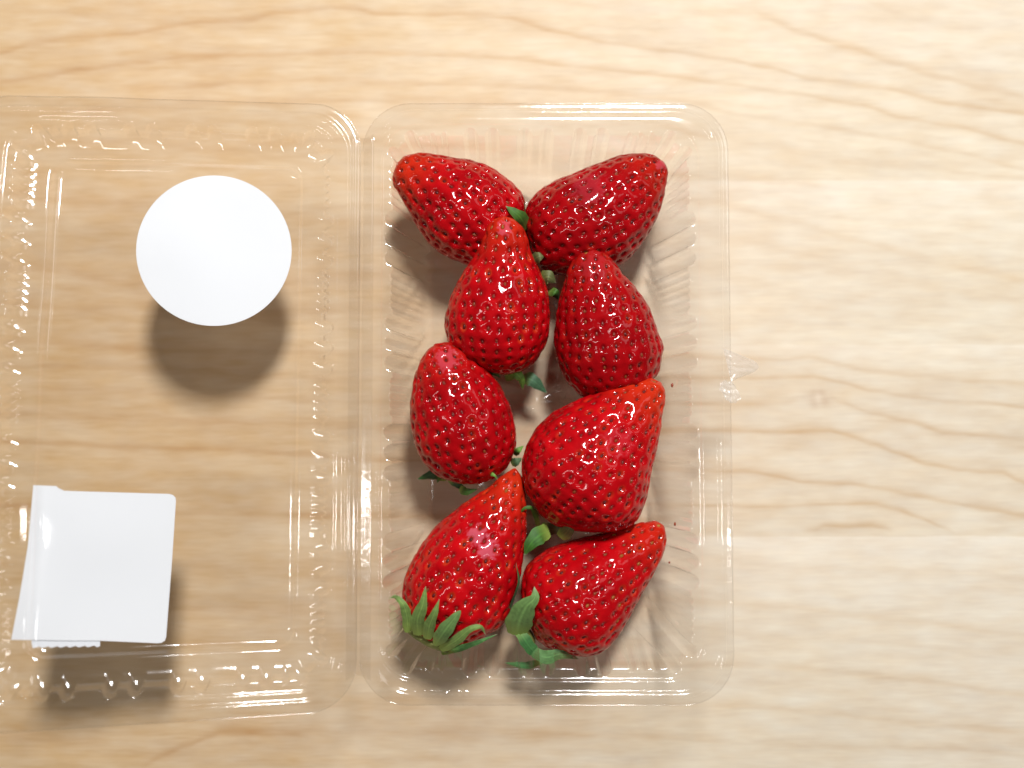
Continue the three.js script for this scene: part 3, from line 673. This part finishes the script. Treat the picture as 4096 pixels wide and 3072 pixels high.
strawberry({
  name: 'strawberry_004', seed: 5, dark: 0.95, label: 'egg-shaped strawberry midway along the left wall of the tray, dark leaf tips below it',
  T: [952, 742, 2.95], B: [1020, 1040, 2.05], tipOrange: .2, pit: .00058, halo: .72,
  outline: [[950, 741], [978, 744], [1002, 758], [1028, 780], [1054, 806], [1078, 834], [1098, 868], [1112, 902], [1119, 940], [1118, 976], [1104, 1008], [1078, 1030], [1046, 1040], [1010, 1040], [974, 1030], [940, 1014], [914, 990], [894, 955], [883, 915], [880, 870], [886, 826], [896, 790], [912, 762], [930, 746]],
  sheenAndDryPatches: [[965, 775, 26, .4]],
  leaves: [
    { c: [z7(520, 450, 1.9), z7(380, 410, 2.1), z7(190, 462, 1.9)], w: 11, tint: DARK },
    { c: [z7(520, 440, 1.9), z7(450, 420, 2.1), z7(408, 512, 1.9)], w: 5, tint: MID, dry: .9 },
    { c: [z7(540, 450, 1.7), z7(640, 520, 1.8), z7(740, 590, 1.7)], w: 9, tint: DARK },
    { c: [z7(660, 560, 1.9), z7(740, 600, 2.3), z7(860, 570, 2.3)], w: 9, tint: MID, dry: .2 },
    { c: [z7(900, 480, 2.2), z7(1000, 405, 2.9), z7(1045, 420, 3.0), z7(1078, 470, 2.9)], w: 7, tint: BRIGHT },
    { c: [z7(1260, 190, 1.9), z7(1310, 140, 2.2), z7(1370, 90, 2.1)], w: 8, tint: BRIGHT },
    { c: [z7(1230, 290, 1.9), z7(1290, 265, 2.1), z7(1350, 230, 2.0)], w: 10, tint: [.08, .15, .06] },
  ],
});
strawberry({
  name: 'strawberry_005', seed: 6, dark: 1.1, label: 'largest strawberry, against the right wall, with a bright orange-red tip',
  T: [1424, 832, 3.05], B: [1212, 1108, 2.35], k: .9, tipOrange: .85, pit: .00056, halo: .7,
  outline: [[1440, 862], [1438, 838], [1420, 821], [1395, 815], [1362, 818], [1326, 829], [1290, 845], [1254, 862], [1220, 878], [1188, 896], [1162, 920], [1140, 950], [1126, 985], [1122, 1020], [1130, 1055], [1148, 1088], [1172, 1116], [1204, 1134], [1248, 1142], [1292, 1144], [1338, 1140], [1372, 1126], [1392, 1096], [1404, 1060], [1410, 1020], [1420, 980], [1428, 940], [1434, 900]],
  sheenAndDryPatches: [[1340, 955, 30, .12]],
  leaves: [
    { c: [z7(1530, 990, 1.9), z7(1500, 860, 2.4), z7(1440, 775, 2.8), z7(1375, 785, 2.8), z7(1315, 870, 2.6)], w: 6, tint: MID, dry: .8 },
    { c: [z7(1650, 1030, 2.6), z7(1540, 1085, 2.95), z7(1450, 1170, 3.0), z7(1375, 1305, 2.8)], w: 19, tint: [.045, .15, .015], dry: .6, curl: .1 },
    { c: [z7(1560, 990, 1.9), z7(1700, 1020, 2.2), z7(1820, 1020, 2.4)], w: 13, tint: OLIVE, dry: 0 },
    { c: [z7(1770, 1110, 2.5), z7(1870, 1010, 2.9), z7(1880, 905, 2.9)], w: 15, tint: OLIVE, dry: .1 },
  ],
});
strawberry({
  name: 'strawberry_006', seed: 7, dark: 1.15, label: 'bottom left strawberry with a fan of green leaves and a pink patch',
  T: [1114, 1014, 2.5], B: [948, 1372, 2.1], tipOrange: .75, pit: .00055, halo: .45, yellow: .05,
  outline: [[1112, 1011], [1128, 1030], [1136, 1064], [1139, 1104], [1139, 1148], [1134, 1192], [1127, 1236], [1116, 1280], [1104, 1318], [1086, 1346], [1056, 1366], [1012, 1388], [962, 1394], [918, 1382], [888, 1356], [872, 1322], [868, 1284], [874, 1248], [890, 1210], [912, 1174], [938, 1142], [966, 1116], [996, 1092], [1028, 1070], [1058, 1048], [1086, 1024]],
  sheenAndDryPatches: [[1030, 1156, 22, .8], [1055, 1186, 22, .8]],
  heart: [926, 1376, 2.2, [.95, .6, .22]],
  leaves: [
    { c: [z6(190, 740, 2.6), z6(175, 560, 3.0), z6(130, 430, 3.2), z6(60, 368, 3.1), z6(5, 375, 2.9)], w: 11, tint: GREY },
    { c: [z6(300, 770, 3.0), z6(290, 600, 3.6), z6(345, 440, 3.95), z6(376, 250, 4.1)], w: 15, tint: GREY },
    { c: [z6(390, 810, 3.1), z6(420, 650, 3.7), z6(470, 530, 4.0), z6(520, 385, 4.1)], w: 12, tint: GREY },
    { c: [z6(470, 880, 3.1), z6(570, 730, 3.8), z6(660, 610, 4.05), z6(745, 505, 4.15)], w: 15.5, tint: [.16, .29, .08], blunt: true, dry: .1 },
    { c: [z6(530, 920, 2.8), z6(700, 820, 3.6), z6(850, 700, 4.0), z6(950, 680, 4.0), z6(1008, 762, 3.75)], w: 11, tint: GREY, dry: .8 },
    { c: [z6(540, 955, 2.4), z6(720, 910, 2.8), z6(900, 850, 3.1), z6(1130, 755, 3.2)], w: 7, tint: [.09, .24, .06] },
  ],
});
strawberry({
  name: 'strawberry_007', seed: 8, dark: 1.05, label: 'bottom right strawberry with yellow seeds and a curled green leaf at its left',
  T: [1428, 1140, 2.3], B: [1158, 1372, 2.1], tipOrange: .45, pit: .0005, halo: .6, yellow: .28,
  outline: [[1440, 1162], [1436, 1138], [1418, 1125], [1392, 1126], [1358, 1134], [1322, 1144], [1284, 1154], [1246, 1164], [1208, 1176], [1174, 1192], [1146, 1214], [1130, 1246], [1126, 1284], [1134, 1320], [1146, 1352], [1158, 1382], [1188, 1402], [1228, 1412], [1270, 1416], [1300, 1406], [1324, 1384], [1346, 1354], [1366, 1318], [1386, 1282], [1408, 1244], [1430, 1204]],
  heart: [1132, 1366, 2.0, [.5, .45, .2]],
  leaves: [
    { c: [z6(1330, 770, 2.6), z6(1370, 600, 3.3), z6(1440, 460, 3.7), z6(1525, 370, 3.85), z6(1520, 255, 3.8)], w: 28, tint: [.18, .33, .09] },
    { c: [z6(1245, 600, 2.2), z6(1290, 430, 2.7), z6(1360, 200, 3.1), z6(1328, 5, 3.1)], w: 8.5, tint: [.04, .13, .04], up: [.8, .5, 0] },
    { c: [z6(1335, 690, 2.6), z6(1410, 800, 2.7), z6(1480, 900, 2.6), z6(1570, 985, 2.4)], w: 13, tint: [.05, .17, .04], dry: 0, band: true, curl: .1, base: [.25, .36, .08] },
    { c: [z6(1490, 930, 2.5), z6(1640, 1000, 2.7), z6(1800, 965, 2.8), z6(1990, 1018, 2.5)], w: 14, curl: .15, base: [.10, .22, .06], tint: [.12, .26, .08] },
    { c: [z6(1600, 1040, 1.9), z6(1450, 1085, 1.9), z6(1330, 1075, 1.8), z6(1205, 1055, 1.7)], w: 8, tint: [.07, .22, .06] },
  ],
});

renderer.render(scene, camera);
